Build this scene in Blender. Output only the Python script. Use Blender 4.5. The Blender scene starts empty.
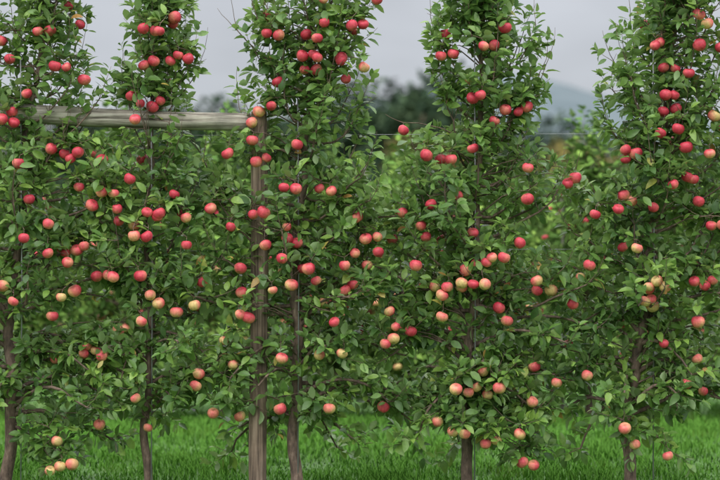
import bpy, math, random
import numpy as np
from mathutils import Vector, Matrix, noise
random.seed(7); rng=np.random.default_rng(11)
S=150.0; CAMZ=1.7; D=12.0
def PX(u): return (u-360)/S
def PZ(v): return CAMZ-(v-240)/S
scene=bpy.context.scene
def link(o,parent=None):
    scene.collection.objects.link(o)
    if parent: o.parent=parent
    return o
def empty(name,loc=(0,0,0)):
    e=bpy.data.objects.new(name,None); e.location=loc; e.empty_display_size=0.2; link(e); return e

# ---------------------------------------------------------------- materials
def newmat(name):
    m=bpy.data.materials.new(name); m.use_nodes=True; nt=m.node_tree
    for n in list(nt.nodes): nt.nodes.remove(n)
    out=nt.nodes.new('ShaderNodeOutputMaterial')
    return m,nt,out
def N(nt,t,**kw):
    n=nt.nodes.new(t)
    for k,v in kw.items(): setattr(n,k,v)
    return n
def ramp(nt,fac,stops):
    r=N(nt,'ShaderNodeValToRGB'); e=r.color_ramp.elements
    e[0].position,e[0].color=stops[0][0],(*stops[0][1],1)
    e[1].position,e[1].color=stops[-1][0],(*stops[-1][1],1)
    for p,c in stops[1:-1]:
        x=e.new(p); x.color=(*c,1)
    nt.links.new(fac,r.inputs[0]); return r.outputs[0]
def mixc(nt,f,a,b):
    m=N(nt,'ShaderNodeMix',data_type='RGBA')
    for s,i in ((f,0),(a,6),(b,7)):
        if isinstance(s,(int,float)): m.inputs[i].default_value=s
        elif isinstance(s,tuple): m.inputs[i].default_value=(*s,1)
        else: nt.links.new(s,m.inputs[i])
    return m.outputs[2]
def leaf_mat(name,stops,under,trans=0.3,rough=0.42,mottle=True):
    m,nt,out=newmat(name)
    a=N(nt,'ShaderNodeAttribute',attribute_name='var')
    c=ramp(nt,a.outputs['Fac'],stops)
    g=N(nt,'ShaderNodeNewGeometry')
    if mottle:
        tc=N(nt,'ShaderNodeTexCoord'); nz=N(nt,'ShaderNodeTexNoise'); nz.inputs['Scale'].default_value=60; nz.inputs['Detail'].default_value=1
        nt.links.new(tc.outputs['Object'],nz.inputs['Vector'])
        mm=N(nt,'ShaderNodeMapRange'); mm.inputs[3].default_value=0.66; mm.inputs[4].default_value=1.34
        nt.links.new(nz.outputs[0],mm.inputs[0])
        vm=N(nt,'ShaderNodeVectorMath',operation='SCALE'); nt.links.new(c,vm.inputs[0]); nt.links.new(mm.outputs[0],vm.inputs['Scale']); c=vm.outputs[0]
    col=mixc(nt,g.outputs['Backfacing'],c,under)
    if trans<=0:
        d=N(nt,'ShaderNodeBsdfDiffuse'); nt.links.new(col,d.inputs[0]); nt.links.new(d.outputs[0],out.inputs[0]); return m
    p=N(nt,'ShaderNodeBsdfPrincipled'); p.inputs['Roughness'].default_value=rough
    nt.links.new(col,p.inputs['Base Color'])
    t=N(nt,'ShaderNodeBsdfTranslucent')
    tcx=mixc(nt,0.5,col,(0.22,0.35,0.045)); nt.links.new(tcx,t.inputs[0])
    mx=N(nt,'ShaderNodeMixShader'); mx.inputs[0].default_value=trans
    nt.links.new(p.outputs[0],mx.inputs[1]); nt.links.new(t.outputs[0],mx.inputs[2])
    nt.links.new(mx.outputs[0],out.inputs[0]); return m
LEAF=leaf_mat('apple_leaf',[(0,(0.046,0.108,0.025)),(0.5,(0.102,0.205,0.038)),(0.9,(0.20,0.325,0.058)),(0.94,(0.27,0.34,0.065)),(0.97,(0.38,0.31,0.07)),(1.0,(0.36,0.15,0.055))],(0.22,0.32,0.135),trans=0.28,rough=0.46)
LEAFB=leaf_mat('apple_leaf_back_row',[(0,(0.075,0.145,0.04)),(0.5,(0.125,0.23,0.05)),(1.0,(0.21,0.32,0.07))],(0.19,0.28,0.11),trans=0,mottle=False)
WOODL=leaf_mat('woodland_leaf',[(0,(0.028,0.052,0.032)),(0.7,(0.046,0.076,0.042)),(1.0,(0.07,0.10,0.05))],(0.05,0.08,0.045),trans=0,mottle=False)
WOODY=leaf_mat('woodland_leaf_autumn',[(0,(0.10,0.11,0.04)),(0.7,(0.18,0.155,0.05)),(1.0,(0.25,0.18,0.055))],(0.14,0.14,0.06),trans=0,mottle=False)
GRASSB=leaf_mat('grass_blade',[(0,(0.040,0.105,0.018)),(0.45,(0.085,0.215,0.032)),(0.8,(0.14,0.29,0.045)),(1.0,(0.24,0.33,0.075))],(0.10,0.23,0.038),trans=0,mottle=False)
def wood_mat(name,stops,scale,bump=0.4,axis='Z',stretch=0.06,rough=0.85):
    m,nt,out=newmat(name)
    tc=N(nt,'ShaderNodeTexCoord'); mp=N(nt,'ShaderNodeMapping')
    sc=[1,1,1]; sc['XYZ'.index(axis)]=stretch; mp.inputs['Scale'].default_value=sc
    nt.links.new(tc.outputs['Object'],mp.inputs[0])
    n1=N(nt,'ShaderNodeTexNoise'); n1.inputs['Scale'].default_value=scale; n1.inputs['Detail'].default_value=8; n1.inputs['Roughness'].default_value=0.65
    nt.links.new(mp.outputs[0],n1.inputs['Vector'])
    n2=N(nt,'ShaderNodeTexNoise'); n2.inputs['Scale'].default_value=7; n2.inputs['Detail'].default_value=4
    nt.links.new(tc.outputs['Object'],n2.inputs['Vector'])
    c=ramp(nt,n1.outputs[0],stops)
    mr=N(nt,'ShaderNodeMapRange'); mr.inputs[1].default_value=0.3; mr.inputs[2].default_value=0.7; mr.inputs[3].default_value=0.6; mr.inputs[4].default_value=1.25
    nt.links.new(n2.outputs[0],mr.inputs[0])
    vm=N(nt,'ShaderNodeVectorMath',operation='SCALE'); nt.links.new(c,vm.inputs[0]); nt.links.new(mr.outputs[0],vm.inputs['Scale'])
    p=N(nt,'ShaderNodeBsdfPrincipled'); p.inputs['Roughness'].default_value=rough
    nt.links.new(vm.outputs[0],p.inputs['Base Color'])
    b=N(nt,'ShaderNodeBump'); b.inputs['Strength'].default_value=bump; b.inputs['Distance'].default_value=0.01
    nt.links.new(n1.outputs[0],b.inputs['Height']); nt.links.new(b.outputs[0],p.inputs['Normal'])
    nt.links.new(p.outputs[0],out.inputs[0]); return m
BARK=wood_mat('apple_bark',[(0.3,(0.05,0.034,0.026)),(0.55,(0.17,0.115,0.085)),(0.75,(0.32,0.24,0.19))],45,0.6,'Z',0.35)
POST=wood_mat('weathered_post_wood',[(0.36,(0.06,0.042,0.032)),(0.5,(0.20,0.14,0.10)),(0.68,(0.34,0.26,0.20))],45,1.0,'Z',0.04)
BEAM=wood_mat('weathered_beam_wood',[(0.38,(0.06,0.05,0.04)),(0.46,(0.23,0.205,0.165)),(0.56,(0.34,0.315,0.26)),(0.7,(0.44,0.42,0.36))],45,1.0,'X',0.035)
def simple(name,col,rough=0.5,metal=0):
    m,nt,out=newmat(name); p=N(nt,'ShaderNodeBsdfPrincipled')
    tc=N(nt,'ShaderNodeTexCoord'); nz=N(nt,'ShaderNodeTexNoise'); nz.inputs['Scale'].default_value=12
    nt.links.new(tc.outputs['Object'],nz.inputs['Vector'])
    c=ramp(nt,nz.outputs[0],[(0.3,tuple(x*0.7 for x in col)),(0.7,tuple(min(1,x*1.2) for x in col))])
    nt.links.new(c,p.inputs['Base Color']); p.inputs['Roughness'].default_value=rough; p.inputs['Metallic'].default_value=metal
    nt.links.new(p.outputs[0],out.inputs[0]); return m
WIRE=simple('galvanised_wire',(0.30,0.31,0.32),0.5,0.4)
POLE=simple('pale_pole',(0.33,0.31,0.27),0.8)
APPLE,nt,out=newmat('apple_skin')
a=N(nt,'ShaderNodeAttribute',attribute_name='Col')
tc=N(nt,'ShaderNodeTexCoord'); nz=N(nt,'ShaderNodeTexNoise'); nz.inputs['Scale'].default_value=70; nz.inputs['Detail'].default_value=4
nt.links.new(tc.outputs['Object'],nz.inputs['Vector'])
mr=N(nt,'ShaderNodeMapRange'); mr.inputs[1].default_value=0.3; mr.inputs[2].default_value=0.7; mr.inputs[3].default_value=0.76; mr.inputs[4].default_value=1.18
nt.links.new(nz.outputs[0],mr.inputs[0])
vm=N(nt,'ShaderNodeVectorMath',operation='SCALE'); nt.links.new(a.outputs['Color'],vm.inputs[0]); nt.links.new(mr.outputs[0],vm.inputs['Scale'])
vo=N(nt,'ShaderNodeTexVoronoi'); vo.inputs['Scale'].default_value=260; nt.links.new(tc.outputs['Object'],vo.inputs['Vector'])
lt=N(nt,'ShaderNodeMath',operation='LESS_THAN'); lt.inputs[1].default_value=0.16; nt.links.new(vo.outputs['Distance'],lt.inputs[0])
ms=N(nt,'ShaderNodeMath',operation='MULTIPLY'); ms.inputs[1].default_value=0.4; nt.links.new(lt.outputs[0],ms.inputs[0])
cc=mixc(nt,ms.outputs[0],vm.outputs[0],(0.75,0.5,0.3))
p=N(nt,'ShaderNodeBsdfPrincipled'); p.inputs['Roughness'].default_value=0.55
nt.links.new(cc,p.inputs['Base Color']); nt.links.new(p.outputs[0],out.inputs[0])

# ---------------------------------------------------------------- mesh helpers
class Tubes:
    def __init__(s): s.v=[]; s.f=[]
    def add(s,pts,rad,n=6,cap=True):
        base=len(s.v); pts=[Vector(p) for p in pts]; m=len(pts)
        ref=Vector((0.3,1,0.1))
        for i,p in enumerate(pts):
            t=(pts[min(i+1,m-1)]-pts[max(i-1,0)]).normalized()
            if abs(t.dot(ref.normalized()))>0.95: ref=Vector((1,0,0.2))
            a=t.cross(ref).normalized(); b=t.cross(a)
            for k in range(n):
                an=2*math.pi*k/n
                s.v.append(p+(a*math.cos(an)+b*math.sin(an))*rad[i])
        for i in range(m-1):
            for k in range(n):
                s.f.append((base+i*n+k,base+i*n+(k+1)%n,base+(i+1)*n+(k+1)%n,base+(i+1)*n+k))
        if cap:
            s.f.append(tuple(base+k for k in range(n))[::-1]); s.f.append(tuple(base+(m-1)*n+k for k in range(n)))
    def obj(s,name,mat,parent=None,smooth=True):
        me=bpy.data.meshes.new(name); me.from_pydata([tuple(v) for v in s.v],[],s.f); me.materials.append(mat)
        if smooth: me.polygons.foreach_set('use_smooth',[True]*len(me.polygons))
        me.update(); o=bpy.data.objects.new(name,me); link(o,parent); return o
def np_mesh(name,V,loops,starts,totals,mat,var=None,col=None):
    me=bpy.data.meshes.new(name)
    me.vertices.add(len(V)); me.vertices.foreach_set('co',V.astype(np.float32).ravel())
    me.loops.add(len(loops)); me.loops.foreach_set('vertex_index',loops.astype(np.int32))
    me.polygons.add(len(starts)); me.polygons.foreach_set('loop_start',starts.astype(np.int32))
    try: me.polygons.foreach_set('loop_total',totals.astype(np.int32))
    except Exception: pass
    me.polygons.foreach_set('use_smooth',np.ones(len(starts),dtype=bool))
    me.materials.append(mat)
    if var is not None:
        at=me.attributes.new('var','FLOAT','POINT'); at.data.foreach_set('value',var.astype(np.float32))
    if col is not None:
        at=me.attributes.new('Col','FLOAT_COLOR','POINT'); at.data.foreach_set('color',col.astype(np.float32).ravel())
    me.update(calc_edges=True); me.validate(); return me
def unit(a): return a/np.maximum(np.linalg.norm(a,axis=1,keepdims=True),1e-9)
def replicate(Vt,faces,n):
    k=Vt.shape[1]; fl=np.concatenate([np.array(f) for f in faces]); tot=np.array([len(f) for f in faces])
    loops=(fl[None,:]+np.arange(n)[:,None]*k).ravel()
    totals=np.tile(tot,n); starts=np.concatenate([[0],np.cumsum(totals)[:-1]])
    return Vt.reshape(-1,3),loops,starts,totals
LF=[(0,2,1),(0,3,2),(1,2,5,4),(2,3,6,5),(4,5,8,7),(5,6,9,8),(7,8,10),(8,9,10)]
LFS=[(0,2,1),(0,3,2),(1,2,4),(2,3,4)]
def leaves_mesh(name,P,Dr,Up,L,W,mat,rg,simple_=False):
    n=len(P); P=np.array(P);Dr=unit(np.array(Dr)); L=np.array(L);W=np.array(W)
    Up=np.array(Up); Nn=unit(Up-Dr*np.sum(Up*Dr,axis=1,keepdims=True)); X=np.cross(Dr,Nn)
    curl=rg.uniform(0.0,0.5,n); fold=rg.uniform(0.1,0.6,n); tw=rg.normal(0,0.3,n)
    pts=[]
    def pt(t,s):
        h=W/2*s
        zz=-curl*L*t*t+fold*np.abs(h)+tw*h*t
        return P+Dr*(L*t)[:,None]+X*h[:,None]+Nn*zz[:,None]
    pts.append(pt(0,0*L))
    for t,w in (((0.45,1.1),) if simple_ else ((0.2,0.72),(0.5,1.0),(0.78,0.66))):
        for s in (-1,0,1): pts.append(pt(t,s*w*np.ones(n)))
    pts.append(pt(1.0,0*L))
    V=np.stack(pts,axis=1)
    cl=np.array([noise.noise(Vector(q)*3.0) for q in P.tolist()])
    var=np.clip(rg.beta(1.8,2.2,n)+0.5*cl,0,0.9); r=rg.random(n); var=np.where(r>0.986,rg.uniform(0.93,1,n),var)
    return np_mesh(name,*replicate(V,LFS if simple_ else LF,n),mat,var=np.repeat(var,V.shape[1]))

AR,AS=11,14
def apple_mesh(name,items,rg):
    n=len(items)
    phi=np.linspace(0,math.pi,AR); th=np.arange(AS)*2*math.pi/AS
    tv=[];nr=[]
    for i,ph in enumerate(phi):
        rho=math.sin(ph); zz=math.cos(ph)
        rr=max(rho,0.001)*(1+0.09*zz); z=0.9*zz
        if zz>0: z-=0.30*math.exp(-(rho/0.32)**2)
        else: z+=0.16*math.exp(-(rho/0.28)**2)
        for t in th:
            lob=1+0.02*math.cos(5*t)*(1-zz)/2
            tv.append((rr*math.cos(t)*lob,rr*math.sin(t)*lob,z)); nr.append((rho*math.cos(t),rho*math.sin(t),zz))
    tv=np.array(tv); nr=np.array(nr); k=len(tv)
    faces=[(i*AS+j,(i+1)*AS+j,(i+1)*AS+(j+1)%AS,i*AS+(j+1)%AS) for i in range(AR-1) for j in range(AS)]
    Vt=np.zeros((n,k,3)); C=np.ones((n,k,4))
    red=np.array((0.64,0.075,0.10)); deep=np.array((0.46,0.02,0.05)); peach=np.array((0.72,0.27,0.17)); green=np.array((0.60,0.43,0.17))
    for i,(x,y,z,r,ripe) in enumerate(items):
        m=Matrix.Rotation(rg.uniform(-0.6,0.6),3,'X')@Matrix.Rotation(rg.uniform(-0.6,0.6),3,'Y')@Matrix.Rotation(rg.uniform(0,6.28),3,'Z')
        M=np.array(m); Vt[i]=(tv*np.array((rg.uniform(.95,1.03),rg.uniform(.95,1.03),rg.uniform(0.9,1.04))))@M.T*r+np.array((x,y,z))
        b=np.array((rg.uniform(-1,1),rg.uniform(-1,0.6),rg.uniform(-0.1,0.9))); b/=np.linalg.norm(b)
        wn=nr@M.T
        f=np.clip((wn@b)*0.42+ripe+0.08*np.sin(th*9+i)[None,:].repeat(AR,0).ravel(),0,1)[:,None]
        c=np.where(f<0.2,green+(peach-green)*(f/0.2),np.where(f<0.65,peach+(red-peach)*((f-0.2)/0.45),red+(deep-red)*((f-0.65)/0.35*0.85)))
        cav=np.exp(-((1-np.abs(nr[:,2]))/0.03)**2)[:,None]
        c=c*(1-cav*0.6)+np.array((0.10,0.09,0.03))*cav*0.6
        C[i,:,:3]=c
    V,l,s,t=replicate(Vt,faces,n)
    return np_mesh(name,V,l,s,t,APPLE,col=C.reshape(-1,4))

# ---------------------------------------------------------------- apple trees
BX0,BX1,BZ=PX(40),PX(262),PZ(119)     # span of the crossbeam
PXP=PX(258.5)
def make_tree(leader,profile,fruit,nbranch,seed,zlow=0.52,depth=0.42,density=1.0,rnd_apples=15,rnd_front=0,parent=None,leafmat=None,leafscale=1.0,rtrunk=0.038,zcut=0.17,simple_=False,clearing=0.0,gap=0.3):
    rd=random.Random(seed); rg=np.random.default_rng(seed)
    T=Tubes(); P=[];Dr=[];Up=[];L=[];W=[]
    zs=[p[1] for p in leader]; xs=[p[0] for p in leader]
    pz=[q[0] for q in profile]; pl=[q[1] for q in profile]; pr_=[q[2] for q in profile]
    ztop=zs[-1]
    def lead(z):
        x=float(np.interp(z,zs,xs)); 
        return Vector((x+0.018*math.sin(z*5+seed)+0.01*math.sin(z*13+seed*2),0.02*math.sin(z*4+seed*1.7),z))
    def lr(z): return max(0.005,rtrunk*max(0,1-z/ztop)**0.8+0.004)
    n=46; pts=[lead(-0.05+(ztop+0.05)*i/n) for i in range(n+1)]
    rad=[lr(max(0,p.z))*(1+0.12*noise.noise(p*9)) for p in pts]; rad[0]*=1.45; rad[1]*=1.15
    T.add(pts,rad,10)
    def leaf(p,d,big=1.0):
        if p.z<zcut: return
        xl=float(np.interp(p.z,pz,pl)); xr=float(np.interp(p.z,pz,pr_)); mg=0.14 if p.z<2.2 else 0.07
        if p.x<xl-mg or p.x>xr+mg: return
        l=rd.uniform(0.052,0.1)*big*leafscale
        P.append(p);Dr.append(d); Up.append((rd.gauss(0,.6),rd.gauss(-0.2,.6),1.0)); L.append(l); W.append(l*rd.uniform(0.46,0.62))
    def leafy(p0,d0,length,upb,r0=0.0028,step=0.021):
        m=max(3,int(length/0.05)); pts=[p0]; d=d0.normalized(); p=p0
        for i in range(m):
            d=(d+Vector((rd.gauss(0,.12),rd.gauss(0,.12),upb))).normalized(); p=p+d*(length/m); pts.append(p)
        T.add(pts,[r0*(1-0.6*i/m) for i in range(m+1)],4,False)
        k=int(length/step*density); az=rd.uniform(0,6.28)
        for j in range(k):
            t=(j+0.5)/k*m; i=min(m-1,int(t)); q=pts[i].lerp(pts[i+1],t-i); dd=(pts[i+1]-pts[i]).normalized()
            az+=2.4+rd.gauss(0,.3)
            a=dd.orthogonal().normalized(); b=dd.cross(a); rad_=a*math.cos(az)+b*math.sin(az)
            ld=(dd*rd.uniform(0.2,0.9)+rad_+Vector((0,0,rd.uniform(-0.45,0.25)))).normalized()
            leaf(q+ld*0.014,ld)
        for j in range(rd.choice((2,3,4))):
            ld=(d+Vector((rd.gauss(0,.5),rd.gauss(0,.5),rd.gauss(0.1,.4)))).normalized(); leaf(p,ld,0.85)
        return p
    def spur(p,out,k=None):
        for j in range(k or rd.choice((3,4,5,6))):
            ld=(out*0.5+Vector((rd.gauss(0,.8),rd.gauss(0,.8),rd.gauss(0.15,.55)))).normalized(); leaf(p+ld*0.02,ld,rd.uniform(0.75,1.1))
    for b in range(nbranch):
        f=((b+rd.random())/nbranch)**1.18; z0=zlow+(ztop-0.12-zlow)*f
        az=b*2.4+rd.gauss(0,.4); az-=0.28*math.sin(2*az)     # trained along the row
        zt=z0+rd.uniform(0.05,0.3)+0.2*f
        if z0<1.1: zt=z0-rd.uniform(-0.2,0.34)
        xl=float(np.interp(zt,pz,pl)); xr=float(np.interp(zt,pz,pr_))
        o=lead(z0); c=math.cos(az); s=math.sin(az)
        ex=((xr-o.x) if c>0 else (o.x-xl)); ey=depth*(1-0.5*f)
        k=rd.uniform(0.58,1.16 if z0<2.1 else 1.0)
        tip=Vector((o.x+c*ex*k,o.y+s*ey*k,max(0.25,zt)))
        length=(tip-o).length; m=max(4,int(length/0.065)); pts=[]
        for i in range(m+1):
            t=i/m; q=o.lerp(tip,t); q.z-= 0.10*math.sin(math.pi*t)*(1 if z0>1.2 else -1.0)
            q+=Vector((noise.noise(q*3+Vector((seed,0,0))),noise.noise(q*3+Vector((0,seed,5))),noise.noise(q*3+Vector((9,0,seed)))))*0.10*t
            pts.append(q)
        r0=max(0.005,lr(z0)*0.42)
        T.add(pts,[r0*(1-0.7*i/m)+0.0012 for i in range(m+1)],6,False)
        out=(tip-o).normalized(); az2=rd.uniform(0,6); dens=density*(1.0 if z0<2.2 else 0.66)
        for i in range(1,m+1):
            q=pts[i]
            for rep in range(2 if rd.random()<0.6*dens else 1):
                az2+=2.4; sd=Vector((math.cos(az2),math.sin(az2),0))
                if rd.random()<0.4: spur(q,sd)
                else: leafy(q,(out*0.6+sd*0.8+Vector((0,0,rd.uniform(-0.6,0.7)))),rd.uniform(0.07,0.21),0.10 if z0>1.2 else 0.0)
        leafy(pts[-1],out+Vector((0,0,0.3+f)),rd.uniform(0.08,0.22)+0.22*f,0.25)
        if z0>2.0: leafy(pts[m//2+1],out*0.5+Vector((0,0,1)),rd.uniform(0.18,0.4),0.2)
    z=zlow+0.1
    while z<ztop:
        for _ in range(2 if z>1.0 else 1):
            a=rd.uniform(0,6.28); spur(lead(z)+Vector((math.cos(a),math.sin(a),0.3))*0.03,Vector((math.cos(a),math.sin(a),0.3)))
        z+=0.075
    for j in range(4):
        a=rd.uniform(0,6.28); leafy(lead(ztop-rd.uniform(0,0.5)),Vector((math.cos(a)*.5,math.sin(a)*.5,1)),rd.uniform(0.25,0.45),0.15)
    if gap>0:
        off=Vector((seed*1.3,seed*0.7,2.0)); kp=[i for i,p in enumerate(P) if noise.noise(p*5.0+off)<gap or rd.random()<0.25]
        P=[P[i] for i in kp];Dr=[Dr[i] for i in kp];Up=[Up[i] for i in kp];L=[L[i] for i in kp];W=[W[i] for i in kp]
    items=[]
    def put(x,y,z,ripe):
        r=min(0.0455,max(0.031,rd.gauss(0.0398,0.0034)))
        items.append((x,y,z,r,ripe))
        top=Vector((x,y,z+r*0.6)); hook=top+Vector((rd.gauss(0,.008),0.012,0.026))
        zo=max(zlow-0.05,z-rd.uniform(-0.05,0.12))
        o=lead(min(ztop-0.05,zo))
        end=hook+Vector((0,0.01,0.004))
        mid=o.lerp(hook,0.5)+Vector((0,0.02,0.05)); m2=o.lerp(hook,0.8)+Vector((0,0.012,0.035))
        T.add([top-Vector((0,0,0.012)),hook],[0.0014,0.0018],4)
        T.add([o,mid,m2,end],[0.006,0.004,0.003,0.002],5,False)
        spur(hook+Vector((0,0.03,0.02)),Vector((rd.gauss(0,.5),0.3,0.5)),5)
        if rd.random()<0.6: spur(m2,Vector((rd.gauss(0,.5),0.2,0.4)))
        leafy(end,Vector((rd.gauss(0,.8),rd.gauss(0.2,.4),rd.uniform(0.1,0.8))),rd.uniform(0.07,0.14),0.1)
        if z<2.3: leafy(m2,Vector((rd.gauss(0,.8),rd.gauss(0,.5),rd.uniform(-0.3,0.8))),rd.uniform(0.08,0.16),0.1)
        if z<0.75:
            for q in (end,m2,mid): leafy(q,Vector((rd.gauss(0,.8),rd.gauss(0.1,.5),rd.uniform(-0.8,0.4))),rd.uniform(0.1,0.2),0)
    for (x,z,ripe) in fruit:
        wx=abs(x-lead(z).x); y=-rd.uniform(0.12,0.38)*(1 if z<2.3 else 0.7)*(1-0.3*min(1,wx/0.5))
        put(x,y,z,ripe)
    nf=len(items)
    for j in range(rnd_apples+rnd_front):
        if fruit and j>=rnd_apples and j%2:
            # a second fruit on the same spur as an existing one
            bx,by,bz,br,bq=items[rd.randrange(nf)]; a=rd.uniform(-0.9,0.9)+(math.pi if rd.random()<.5 else 0)
            put(bx+0.078*math.cos(a),by+rd.uniform(-0.01,0.03),bz+0.05*math.sin(a),min(1,max(0.05,bq+rd.gauss(0,.12)))); continue
        z=rd.uniform(zlow+0.2,ztop-0.25); 
        xl=float(np.interp(z,pz,pl)); xr=float(np.interp(z,pz,pr_))
        a=rd.uniform(0,6.28); k=rd.uniform(0.4,0.9); o=lead(z)
        x=o.x+math.cos(a)*k*((xr-o.x) if math.cos(a)>0 else (o.x-xl)); y=math.sin(a)*k*depth
        if j>=rnd_apples: y=-abs(y)
        elif fruit: y=abs(y)
        put(x,y,z,min(0.95,max(0.05,0.2+0.2*z+rd.gauss(0,.2))))
    P_=np.array([tuple(p) for p in P]); D_=np.array([tuple(p) for p in Dr])
    L_=np.array(L); C_=P_+D_*L_[:,None]*0.5; keep=np.ones(len(P_),bool)
    for i,(x,y,z,r,_) in enumerate(items):
        d=C_-np.array((x,y,z)); keep&=~(np.linalg.norm(d,axis=1)<r*1.25)
        if i<nf: keep&=~((np.hypot(d[:,0],d[:,2])<r*1.2)&(d[:,1]<0.0)&(rg.random(len(P_))<0.85))
    if fruit:
        rr=rg.random(len(P_))
        keep&=~((C_[:,0]>BX0)&(C_[:,0]<BX1)&(np.abs(C_[:,2]-BZ)<0.10)&(C_[:,1]<0.05)&(rr<0.84))
        keep&=~((np.abs(C_[:,0]-PXP)<0.075)&(C_[:,2]<PZ(125))&(C_[:,1]<0.1)&(rr<0.62))
        lx=np.interp(C_[:,2],zs,xs)
        keep&=~((np.abs(C_[:,0]-lx)<0.05)&(C_[:,1]<0.0)&(C_[:,2]<2.4)&(rr<clearing))
    U_=np.array(Up,dtype=float); W_=np.array(W)
    lm=leaves_mesh('foliage',P_[keep],D_[keep],U_[keep],L_[keep],W_[keep],leafmat or LEAF,rg,simple_)
    fo=bpy.data.objects.new('foliage',lm)
    ap=bpy.data.objects.new('apples',apple_mesh('apples',items,rg))
    link(fo,parent); link(ap,parent); tr=T.obj('trunk_and_branches',BARK,parent)
    return fo,ap,tr,int(keep.sum())

A1=[(42,34),(60,69),(88,82),(3,42),(15,113),(7,121),(18,124),(26,165),(68,155),(83,154),(106,161),(84,188),(107,193),(56,253),(69,252),(80,250),(88,246),(10,285),(68,296),(80,290),(57,315),(86,353),(62,438),(102,423),(120,330),(110,275),(55,150),(35,200),(97,206),(74,262),(30,95),(22,300),(66,462)]
A2=[(176,19),(148,33),(180,57),(156,63),(133,97),(143,105),(154,108),(162,102),(152,213),(164,214),(137,225),(141,236),(146,275),(155,294),(163,302),(180,311),(148,319),(120,276),(142,394),(150,426),(107,354),(134,180),(177,195),(190,245),(98,350)]
A3=[(268,36),(280,38),(307,36),(318,42),(303,58),(305,71),(318,61),(341,63),(346,80),(364,70),(324,3),(377,3),(352,29),(363,27),(260,113),(253,124),(254,142),(258,163),(298,146),(230,155),(286,189),(320,189),(332,192),(213,209),(233,227),(268,245),(255,215),(266,213),(288,227),(298,243),(310,268),(284,258),(275,289),(293,284),(205,281),(198,304),(242,268),(243,292),(243,313),(304,268),(317,280),(326,302),(355,253),(378,252),(345,265),(284,355),(320,353),(235,363),(202,371),(199,383),(241,415),(282,405),(383,405),(330,405),(216,410),(367,265),(345,290),(377,237),(335,320),(225,340)]
A4=[(452,56),(440,58),(481,50),(493,47),(478,98),(471,100),(493,122),(504,111),(517,113),(403,131),(425,157),(440,160),(449,161),(471,150),(402,213),(456,196),(430,205),(425,237),(420,226),(471,233),(525,169),(566,184),(524,200),(463,270),(470,283),(481,283),(434,286),(445,286),(389,310),(395,325),(393,337),(385,342),(440,294),(460,287),(497,307),(483,262),(505,320),(482,370),(453,385),(496,385),(475,385),(486,393),(554,381),(436,418),(462,429),(516,430),(569,303),(535,290),(549,290),(533,280),(500,257),(483,440),(531,462),(530,400),(410,330),(440,315)]
A5=[(651,48),(657,44),(694,48),(661,97),(670,97),(673,110),(660,113),(655,135),(672,131),(680,149),(682,178),(622,151),(623,160),(619,196),(612,210),(648,208),(694,202),(715,225),(706,226),(620,247),(629,248),(649,280),(643,288),(645,298),(638,300),(650,306),(700,285),(690,320),(659,342),(694,358),(617,423),(630,441),(662,452),(700,390),(718,130),(716,50),(688,180),(585,265),(578,277),(590,215),(673,70),(685,75)]
def fr(lst):
    return [(PX(u),PZ(v),min(1,max(0.02,0.78-0.64*max(0,(v-110))/300+random.gauss(0,.18)))) for u,v in lst]
def ld(l): return sorted([(PX(u),PZ(v)) for u,v in l],key=lambda q:q[1])
def pf(l): return sorted([(PZ(v),PX(a),PX(b)) for v,a,b in l])
specs=[
 (ld([(-140,500),(-138,250),(-130,-30)]),pf([(-60,-160,-110),(0,-190,-70),(100,-200,-70),(250,-220,-55),(400,-220,-50),(470,-200,-90)]),[],44,26,20,10,.038,0),
 (ld([(8,500),(12,300),(30,120),(55,-60)]),pf([(-80,30,80),(0,-25,92),(50,-30,104),(100,-40,112),(150,-50,120),(200,-60,130),(300,-65,136),(400,-60,128),(465,-30,100)]),fr(A1),64,5,6,16,.040,0.2),
 (ld([(148,500),(148,250),(151,100),(163,-20)]),pf([(-45,152,176),(20,132,192),(60,130,190),(100,122,184),(125,132,176),(180,100,212),(250,84,226),(330,82,228),(400,88,222),(445,110,195)]),fr(A2),52,9,5,14,.026,0.55),
 (ld([(297,500),(295,300),(303,150),(315,50),(332,-80)]),pf([(-90,310,350),(0,252,372),(50,238,372),(100,246,360),(150,205,370),(200,182,398),(300,175,412),(400,180,405),(455,215,388)]),fr(A3),76,3,8,14,.038,0.5),
 (ld([(465,500),(468,350),(479,200),(479,80),(490,-45)]),pf([(-60,470,505),(0,442,512),(40,438,550),(80,442,545),(130,424,524),(170,396,555),(250,376,590),(350,374,592),(400,382,582),(460,405,552)]),fr(A4),76,14,8,14,.038,0.25),
 (ld([(630,500),(628,430),(640,330),(655,200),(670,80),(692,-80)]),pf([(-90,670,715),(0,645,728),(60,600,735),(100,602,738),(150,608,740),(200,582,745),(300,550,755),(400,548,745),(460,578,722)]),fr(A5),78,21,8,18,.038,0.25),
 (ld([(800,500),(805,250),(812,-50)]),pf([(-80,790,830),(0,765,850),(100,745,870),(250,725,885),(400,720,880),(460,740,850)]),[],44,33,20,10,.038,0),
]
cnt=[]
for i,(l,p_,fru,nb,sd,ra,rf,rt,clr) in enumerate(specs):
    e=empty('apple_tree'); fo,ap,tr,k=make_tree(l,p_,fru,nb,sd,rnd_apples=ra,rnd_front=rf,parent=e,density=1.3,rtrunk=rt,clearing=clr,gap=0.2); cnt.append(k)
print('front leaves',cnt)
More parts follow.
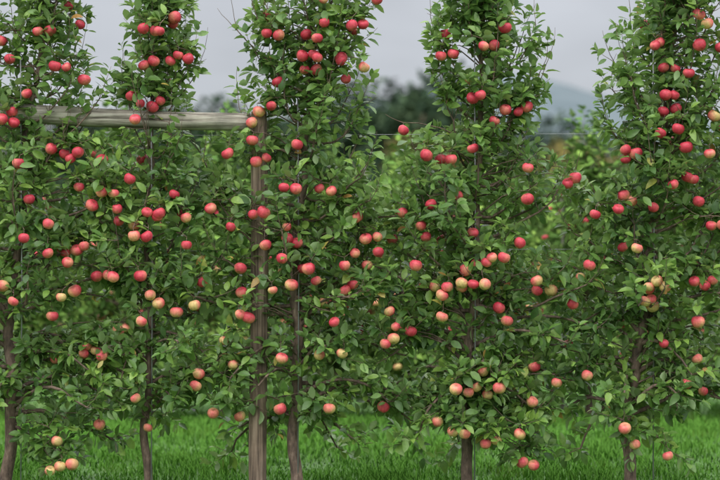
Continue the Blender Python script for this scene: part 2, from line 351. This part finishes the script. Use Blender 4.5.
# ---- back rows
protos=[]
for j,sd in enumerate((101,102,103)):
    h=2.3+0.12*j
    l=[(0,0),(0.03,1.2),(0.0,h)]; p_=[(0.25,-0.5,0.5),(0.6,-0.65,0.65),(1.4,-0.6,0.6),(2.0,-0.42,0.42),(h+0.2,-0.12,0.12)]
    e=empty('apple_tree',(-4.2+j*0.95,5.2,0)); fo,ap,tr,k=make_tree(l,p_,[],44,sd,zlow=0.36,depth=0.5,rnd_apples=36,parent=e,leafmat=LEAFB,density=1.0,leafscale=1.2,simple_=True,gap=0.35,zcut=0.15)
    protos.append((fo.data,ap.data,tr.data))
def add_tree(x,y,row=None):
    k=random.choice(protos); s=random.uniform(0.86,1.02); rot=random.uniform(0,6.28)
    if row is None: e=empty('apple_tree',(x,y,0)); 
    else:
        e=bpy.data.objects.new('row_tree',None); e.location=(x,y,0); link(e,row)
    e.rotation_euler=(0,0,rot); e.scale=(s*1.08,s*1.08,s*random.uniform(0.88,1.02))
    for nm,d in zip(('foliage','apples','trunk_and_branches'),k):
        o=bpy.data.objects.new(nm,d); link(o,e)
x=-1.35
while x<5.5: add_tree(x+random.gauss(0,.06),5.2+random.gauss(0,.05)); x+=0.88
for yy,hw in ((9.7,6.0),(14.2,7.0)):
    row=empty('orchard_row'); x=-hw
    while x<hw: add_tree(x+random.gauss(0,.06),yy+random.gauss(0,.05),row); x+=0.95
# ---------------------------------------------------------------- trellis
def rough_log(name,p0,p1,r,mat,parent=None,n=24,taper=1.0,seed=0):
    p0=Vector(p0);p1=Vector(p1); m=40; t=(p1-p0).normalized(); ref=Vector((0,1,0)) if abs(t.y)<.9 else Vector((1,0,0))
    a=t.cross(ref).normalized(); b=t.cross(a); vs=[];fs=[]
    for i in range(m+1):
        f=i/m; q=p0.lerp(p1,f)+a*0.010*math.sin(f*5+seed)+b*0.006*math.sin(f*8+seed)
        end=0.93 if i in (0,m) else 1
        for k in range(n):
            an=2*math.pi*k/n; d=a*math.cos(an)+b*math.sin(an)
            rr=r*(1+(taper-1)*f)*end*(1+0.08*noise.noise(Vector((math.cos(an)*1.5,math.sin(an)*1.5,f*5+seed)))-0.05*max(0,math.sin(an*3+f*2+seed))**10)
            vs.append(q+d*rr)
    for i in range(m):
        for k in range(n): fs.append((i*n+k,i*n+(k+1)%n,(i+1)*n+(k+1)%n,(i+1)*n+k))
    fs.append(tuple(range(n))[::-1]); fs.append(tuple(m*n+k for k in range(n)))
    me=bpy.data.meshes.new(name); me.from_pydata([tuple(v) for v in vs],[],fs); me.materials.append(mat)
    for q in me.polygons: q.use_smooth=len(q.vertices)==4
    o=bpy.data.objects.new(name,me); link(o,parent); return o
YP=-0.04
rough_log('wooden_post',(PX(259.5),YP,-0.2),(PX(258.5),YP,PZ(112)),0.060,POST,seed=1,taper=0.93)
rough_log('wooden_post',(PX(-45),YP,-0.2),(PX(-44),YP,PZ(98)),0.062,POST,seed=4,taper=0.93)
rough_log('wooden_crossbeam',(PX(-37),YP,PZ(111)),(PX(250),YP,PZ(123.5)),0.066,BEAM,seed=2,taper=0.9)
for v,y in ((134,0.045),(250,0.05),(345,0.045)):
    T=Tubes(); T.add([(-9,y,PZ(v)+0.01),(-2,y,PZ(v)-0.01),(1.5,y,PZ(v)+0.005),(9,y,PZ(v)-0.02)],[0.0014]*4,6); T.obj('trellis_wire',WIRE)
for u,vt in ((22,60),(152,100),(298,100),(474,20),(652,40)):
    T=Tubes(); T.add([(PX(u),-0.045,-0.1),(PX(u+1),-0.04,1.5),(PX(u),-0.05,PZ(vt))],[0.0045]*3,8); T.obj('support_stake',WIRE)
for x,y,h in ((1.95,5.3,2.3),(0.05,9.8,2.6)):
    rough_log('trellis_post',(x,y,-0.2),(x,y,h),0.02,POLE,seed=x)

# ---------------------------------------------------------------- ground
GR,nt,out=newmat('grass_ground')
tc=N(nt,'ShaderNodeTexCoord'); n1=N(nt,'ShaderNodeTexNoise'); n1.inputs['Scale'].default_value=1.3; n1.inputs['Detail'].default_value=10
nt.links.new(tc.outputs['Object'],n1.inputs['Vector'])
c=ramp(nt,n1.outputs[0],[(0.3,(0.035,0.075,0.018)),(0.6,(0.07,0.155,0.03)),(0.8,(0.12,0.18,0.042))])
p=N(nt,'ShaderNodeBsdfPrincipled'); p.inputs['Roughness'].default_value=0.9; nt.links.new(c,p.inputs['Base Color'])
b=N(nt,'ShaderNodeBump'); b.inputs['Strength'].default_value=0.6; n2=N(nt,'ShaderNodeTexNoise'); n2.inputs['Scale'].default_value=30; nt.links.new(tc.outputs['Object'],n2.inputs['Vector']); nt.links.new(n2.outputs[0],b.inputs['Height']); nt.links.new(b.outputs[0],p.inputs['Normal'])
nt.links.new(p.outputs[0],out.inputs[0])
me=bpy.data.meshes.new('ground'); R=3000
me.from_pydata([(-R,-R,0),(R,-R,0),(R,R,0),(-R,R,0)],[],[(0,1,2,3)]); me.materials.append(GR); link(bpy.data.objects.new('ground',me))
n=150000
gx=rng.uniform(-5.6,5.6,n); gy=np.concatenate([rng.uniform(-0.6,5.5,120000),rng.uniform(5.5,9,15000),rng.uniform(-4,-0.6,15000)])
cl=np.array([noise.noise(Vector((a*1.3,b_*0.9,3)))+0.7*noise.noise(Vector((a*5,b_*3,1))) for a,b_ in zip(gx,gy)])
h=np.clip(0.05+0.075*cl+rng.uniform(-0.02,0.035,n),0.015,0.2)
az=rng.uniform(0,6.28,n); ln=rng.uniform(0.1,1.1,n)*h; w=rng.uniform(0.002,0.005,n)
dx=np.cos(az);dy=np.sin(az); sx=-dy; sy=dx
z0=np.zeros(n)
V=np.stack([np.stack([gx-sx*w,gy-sy*w,z0],1),np.stack([gx+sx*w,gy+sy*w,z0],1),
 np.stack([gx+dx*ln*.35+sx*w*.8,gy+dy*ln*.35+sy*w*.8,h*.6],1),np.stack([gx+dx*ln*.35-sx*w*.8,gy+dy*ln*.35-sy*w*.8,h*.6],1),
 np.stack([gx+dx*ln,gy+dy*ln,h],1)],1)
cl2=np.array([noise.noise(Vector((a*2.5,b_*1.5,8))) for a,b_ in zip(gx,gy)])
var=np.clip(0.45+0.8*cl2+0.3*cl+rng.normal(0,.16,n),0,1)
gm=np_mesh('grass',*replicate(V,[(0,1,2,3),(3,2,4)],n),GRASSB,var=np.repeat(var,5))
link(bpy.data.objects.new('grass',gm))

# ---------------------------------------------------------------- distant woodland
def broadleaf(seed,mat,nl=5000):
    rd=random.Random(seed); rg=np.random.default_rng(seed); T=Tubes()
    T.add([(0,0,-.1),(0.02,0,.3),(0.05,0.03,.6)],[0.05,0.035,0.02],8)
    cen=[]
    for i in range(16):
        a=i*2.4; z=0.28+0.62*((i+rd.random())/16); r=0.36*max(0,math.sin(math.pi*min(1,(z-0.1)/0.98)))**0.7*rd.uniform(0.5,1.0)
        c=Vector((math.cos(a)*r,math.sin(a)*r,z)); cen.append((c,rd.uniform(0.09,0.17)))
        T.add([(0.02,0,0.2+0.3*rd.random()),c*0.6+Vector((0,0,0.1)),c],[0.018,0.01,0.004],5)
    P=[];Dr=[]
    for j in range(nl):
        c,r=rd.choice(cen); d=Vector((rd.gauss(0,1),rd.gauss(0,1),rd.gauss(0,.8))).normalized()
        P.append(tuple(c+d*r*rd.uniform(0.55,1.15))); Dr.append(tuple((d+Vector((rd.gauss(0,.6),rd.gauss(0,.6),rd.gauss(-.1,.4)))).normalized()))
    L=rg.uniform(0.024,0.046,nl); Up=rg.normal(0,.6,(nl,3))+np.array((0,0,1))
    return leaves_mesh('crown',np.array(P),np.array(Dr),Up,L,L*0.75,mat,rg,True),T
wl=empty('distant_woodland')
bl=[]
for sd,mt in ((1,WOODL),(2,WOODL),(3,WOODY)):
    m_,T=broadleaf(sd,mt); o=T.obj('trunk',BARK,wl); bl.append((m_,o.data)); o.location=(sd*12-50,70,0); o.scale=(7,7,7)
    c_=bpy.data.objects.new('crown',m_); c_.location=o.location; c_.scale=o.scale; link(c_,wl)
def wt(u,vtop,dist,k,wide=1.0):
    x=(u-360)/S*dist/D; y=dist-D; h=(CAMZ+(240-vtop)/S*dist/D)/0.98
    rot=random.uniform(0,6.28)
    for nm,d in zip(('crown','trunk'),bl[k]):
        o=bpy.data.objects.new(nm,d); o.location=(x,y,0); o.scale=(h*wide,h*wide,h); o.rotation_euler=(0,0,rot); link(o,wl)
for u,v,d,k,wd in ((402,76,70,0,1.1),(430,104,75,1,1.0),(376,92,72,1,1.),(540,122,68,0,1.),(518,136,75,1,1.1),(590,146,62,2,1.1),(612,154,66,2,1),(565,156,60,1,1.1),(205,104,70,1,1.1),(178,110,74,0,1.),(232,122,68,0,1.1),(120,118,72,1,1.1),(90,122,75,0,1),(40,115,70,1,1),(0,118,72,0,1.1),(-50,118,70,1,1.1),(300,125,76,1,1.1),(335,122,70,0,1.2),(450,138,66,2,1.),(480,138,72,0,1.1),(640,148,70,0,1.1),(680,150,66,1,1.1),(720,145,70,0,1),(770,140,70,1,1)):
    wt(u,v,d,k,wd)
for i in range(22):
    wt(-120+i*46+random.uniform(-15,15),random.uniform(160,182),random.uniform(45,58),random.choice((0,1,1,0,2)),1.6)

# ---------------------------------------------------------------- hills
HM,nt,out=newmat('hill_painted_haze')
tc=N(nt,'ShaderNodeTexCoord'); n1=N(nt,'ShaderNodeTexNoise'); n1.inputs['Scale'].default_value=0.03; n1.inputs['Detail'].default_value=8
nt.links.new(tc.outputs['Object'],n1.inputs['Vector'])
c=ramp(nt,n1.outputs[0],[(0.3,(0.085,0.108,0.12)),(0.7,(0.125,0.15,0.163))])  # blue-grey distance haze painted into the hill's surface colour
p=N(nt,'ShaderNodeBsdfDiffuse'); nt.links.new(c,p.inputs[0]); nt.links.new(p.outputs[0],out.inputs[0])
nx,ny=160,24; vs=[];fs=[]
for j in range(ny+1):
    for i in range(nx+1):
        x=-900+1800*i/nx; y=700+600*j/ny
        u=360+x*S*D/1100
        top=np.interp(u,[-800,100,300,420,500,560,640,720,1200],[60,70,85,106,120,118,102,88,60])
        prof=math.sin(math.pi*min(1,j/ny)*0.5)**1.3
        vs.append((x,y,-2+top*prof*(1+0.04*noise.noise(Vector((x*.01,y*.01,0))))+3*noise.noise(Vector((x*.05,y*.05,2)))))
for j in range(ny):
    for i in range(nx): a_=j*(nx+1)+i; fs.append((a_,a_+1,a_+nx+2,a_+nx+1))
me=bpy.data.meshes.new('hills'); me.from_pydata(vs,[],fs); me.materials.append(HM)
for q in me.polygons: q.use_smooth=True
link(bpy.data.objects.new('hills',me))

# ---------------------------------------------------------------- world + sun
w=bpy.data.worlds.new('World'); scene.world=w; w.use_nodes=True; nt=w.node_tree
for n_ in list(nt.nodes): nt.nodes.remove(n_)
out=N(nt,'ShaderNodeOutputWorld'); sky=N(nt,'ShaderNodeTexSky',sky_type='NISHITA'); sky.sun_disc=False
EL,RO=math.radians(50),math.radians(205)
sky.sun_elevation=EL; sky.sun_rotation=RO
b1=N(nt,'ShaderNodeBackground'); b1.inputs[1].default_value=0.1; nt.links.new(sky.outputs[0],b1.inputs[0])
tc=N(nt,'ShaderNodeTexCoord'); sp=N(nt,'ShaderNodeSeparateXYZ'); nt.links.new(tc.outputs['Generated'],sp.inputs[0])
c=ramp(nt,sp.outputs[2],[(0.0,(0.48,0.52,0.56)),(0.10,(0.57,0.59,0.64)),(0.35,(0.87,0.89,0.93)),(0.9,(1.0,1.0,1.0))])
mp=N(nt,'ShaderNodeMapping'); mp.inputs['Scale'].default_value=(1,1,3.5); nt.links.new(tc.outputs['Generated'],mp.inputs[0])
nz=N(nt,'ShaderNodeTexNoise'); nz.inputs['Scale'].default_value=5; nz.inputs['Detail'].default_value=5; nt.links.new(mp.outputs[0],nz.inputs['Vector'])
mr=N(nt,'ShaderNodeMapRange'); mr.inputs[1].default_value=0.3; mr.inputs[2].default_value=0.7; mr.inputs[3].default_value=0.84; mr.inputs[4].default_value=1.14; nt.links.new(nz.outputs[0],mr.inputs[0])
mz=N(nt,'ShaderNodeMapRange'); mz.inputs[1].default_value=0.16; mz.inputs[2].default_value=0.9; mz.inputs[3].default_value=1.0; mz.inputs[4].default_value=4.4; nt.links.new(sp.outputs[2],mz.inputs[0])
mu=N(nt,'ShaderNodeMath',operation='MULTIPLY'); nt.links.new(mr.outputs[0],mu.inputs[0]); nt.links.new(mz.outputs[0],mu.inputs[1])
b2=N(nt,'ShaderNodeBackground'); nt.links.new(c,b2.inputs[0]); nt.links.new(mu.outputs[0],b2.inputs[1])
mx=N(nt,'ShaderNodeMixShader'); mx.inputs[0].default_value=0.9
nt.links.new(b1.outputs[0],mx.inputs[1]); nt.links.new(b2.outputs[0],mx.inputs[2]); nt.links.new(mx.outputs[0],out.inputs[0])
sl=bpy.data.lights.new('sun','SUN'); sl.energy=1.2; sl.angle=math.radians(45); sl.color=(1,0.98,0.94)
so=bpy.data.objects.new('sun',sl); link(so)
dv=Vector((math.sin(RO)*math.cos(EL),math.cos(RO)*math.cos(EL),math.sin(EL)))
so.rotation_euler=dv.to_track_quat('Z','Y').to_euler(); so.location=dv*20
cam=bpy.data.cameras.new('camera'); co=bpy.data.objects.new('camera',cam); link(co)
co.location=(0,-D,CAMZ); co.rotation_euler=(math.radians(90),0,0)
cam.sensor_width=36; cam.lens=36*D/(720/S); cam.clip_end=5000
cam.dof.use_dof=True; cam.dof.focus_distance=D-0.15; cam.dof.aperture_fstop=1.3
scene.camera=co
scene.view_settings.view_transform='Standard'; scene.view_settings.look='None'; scene.view_settings.exposure=0
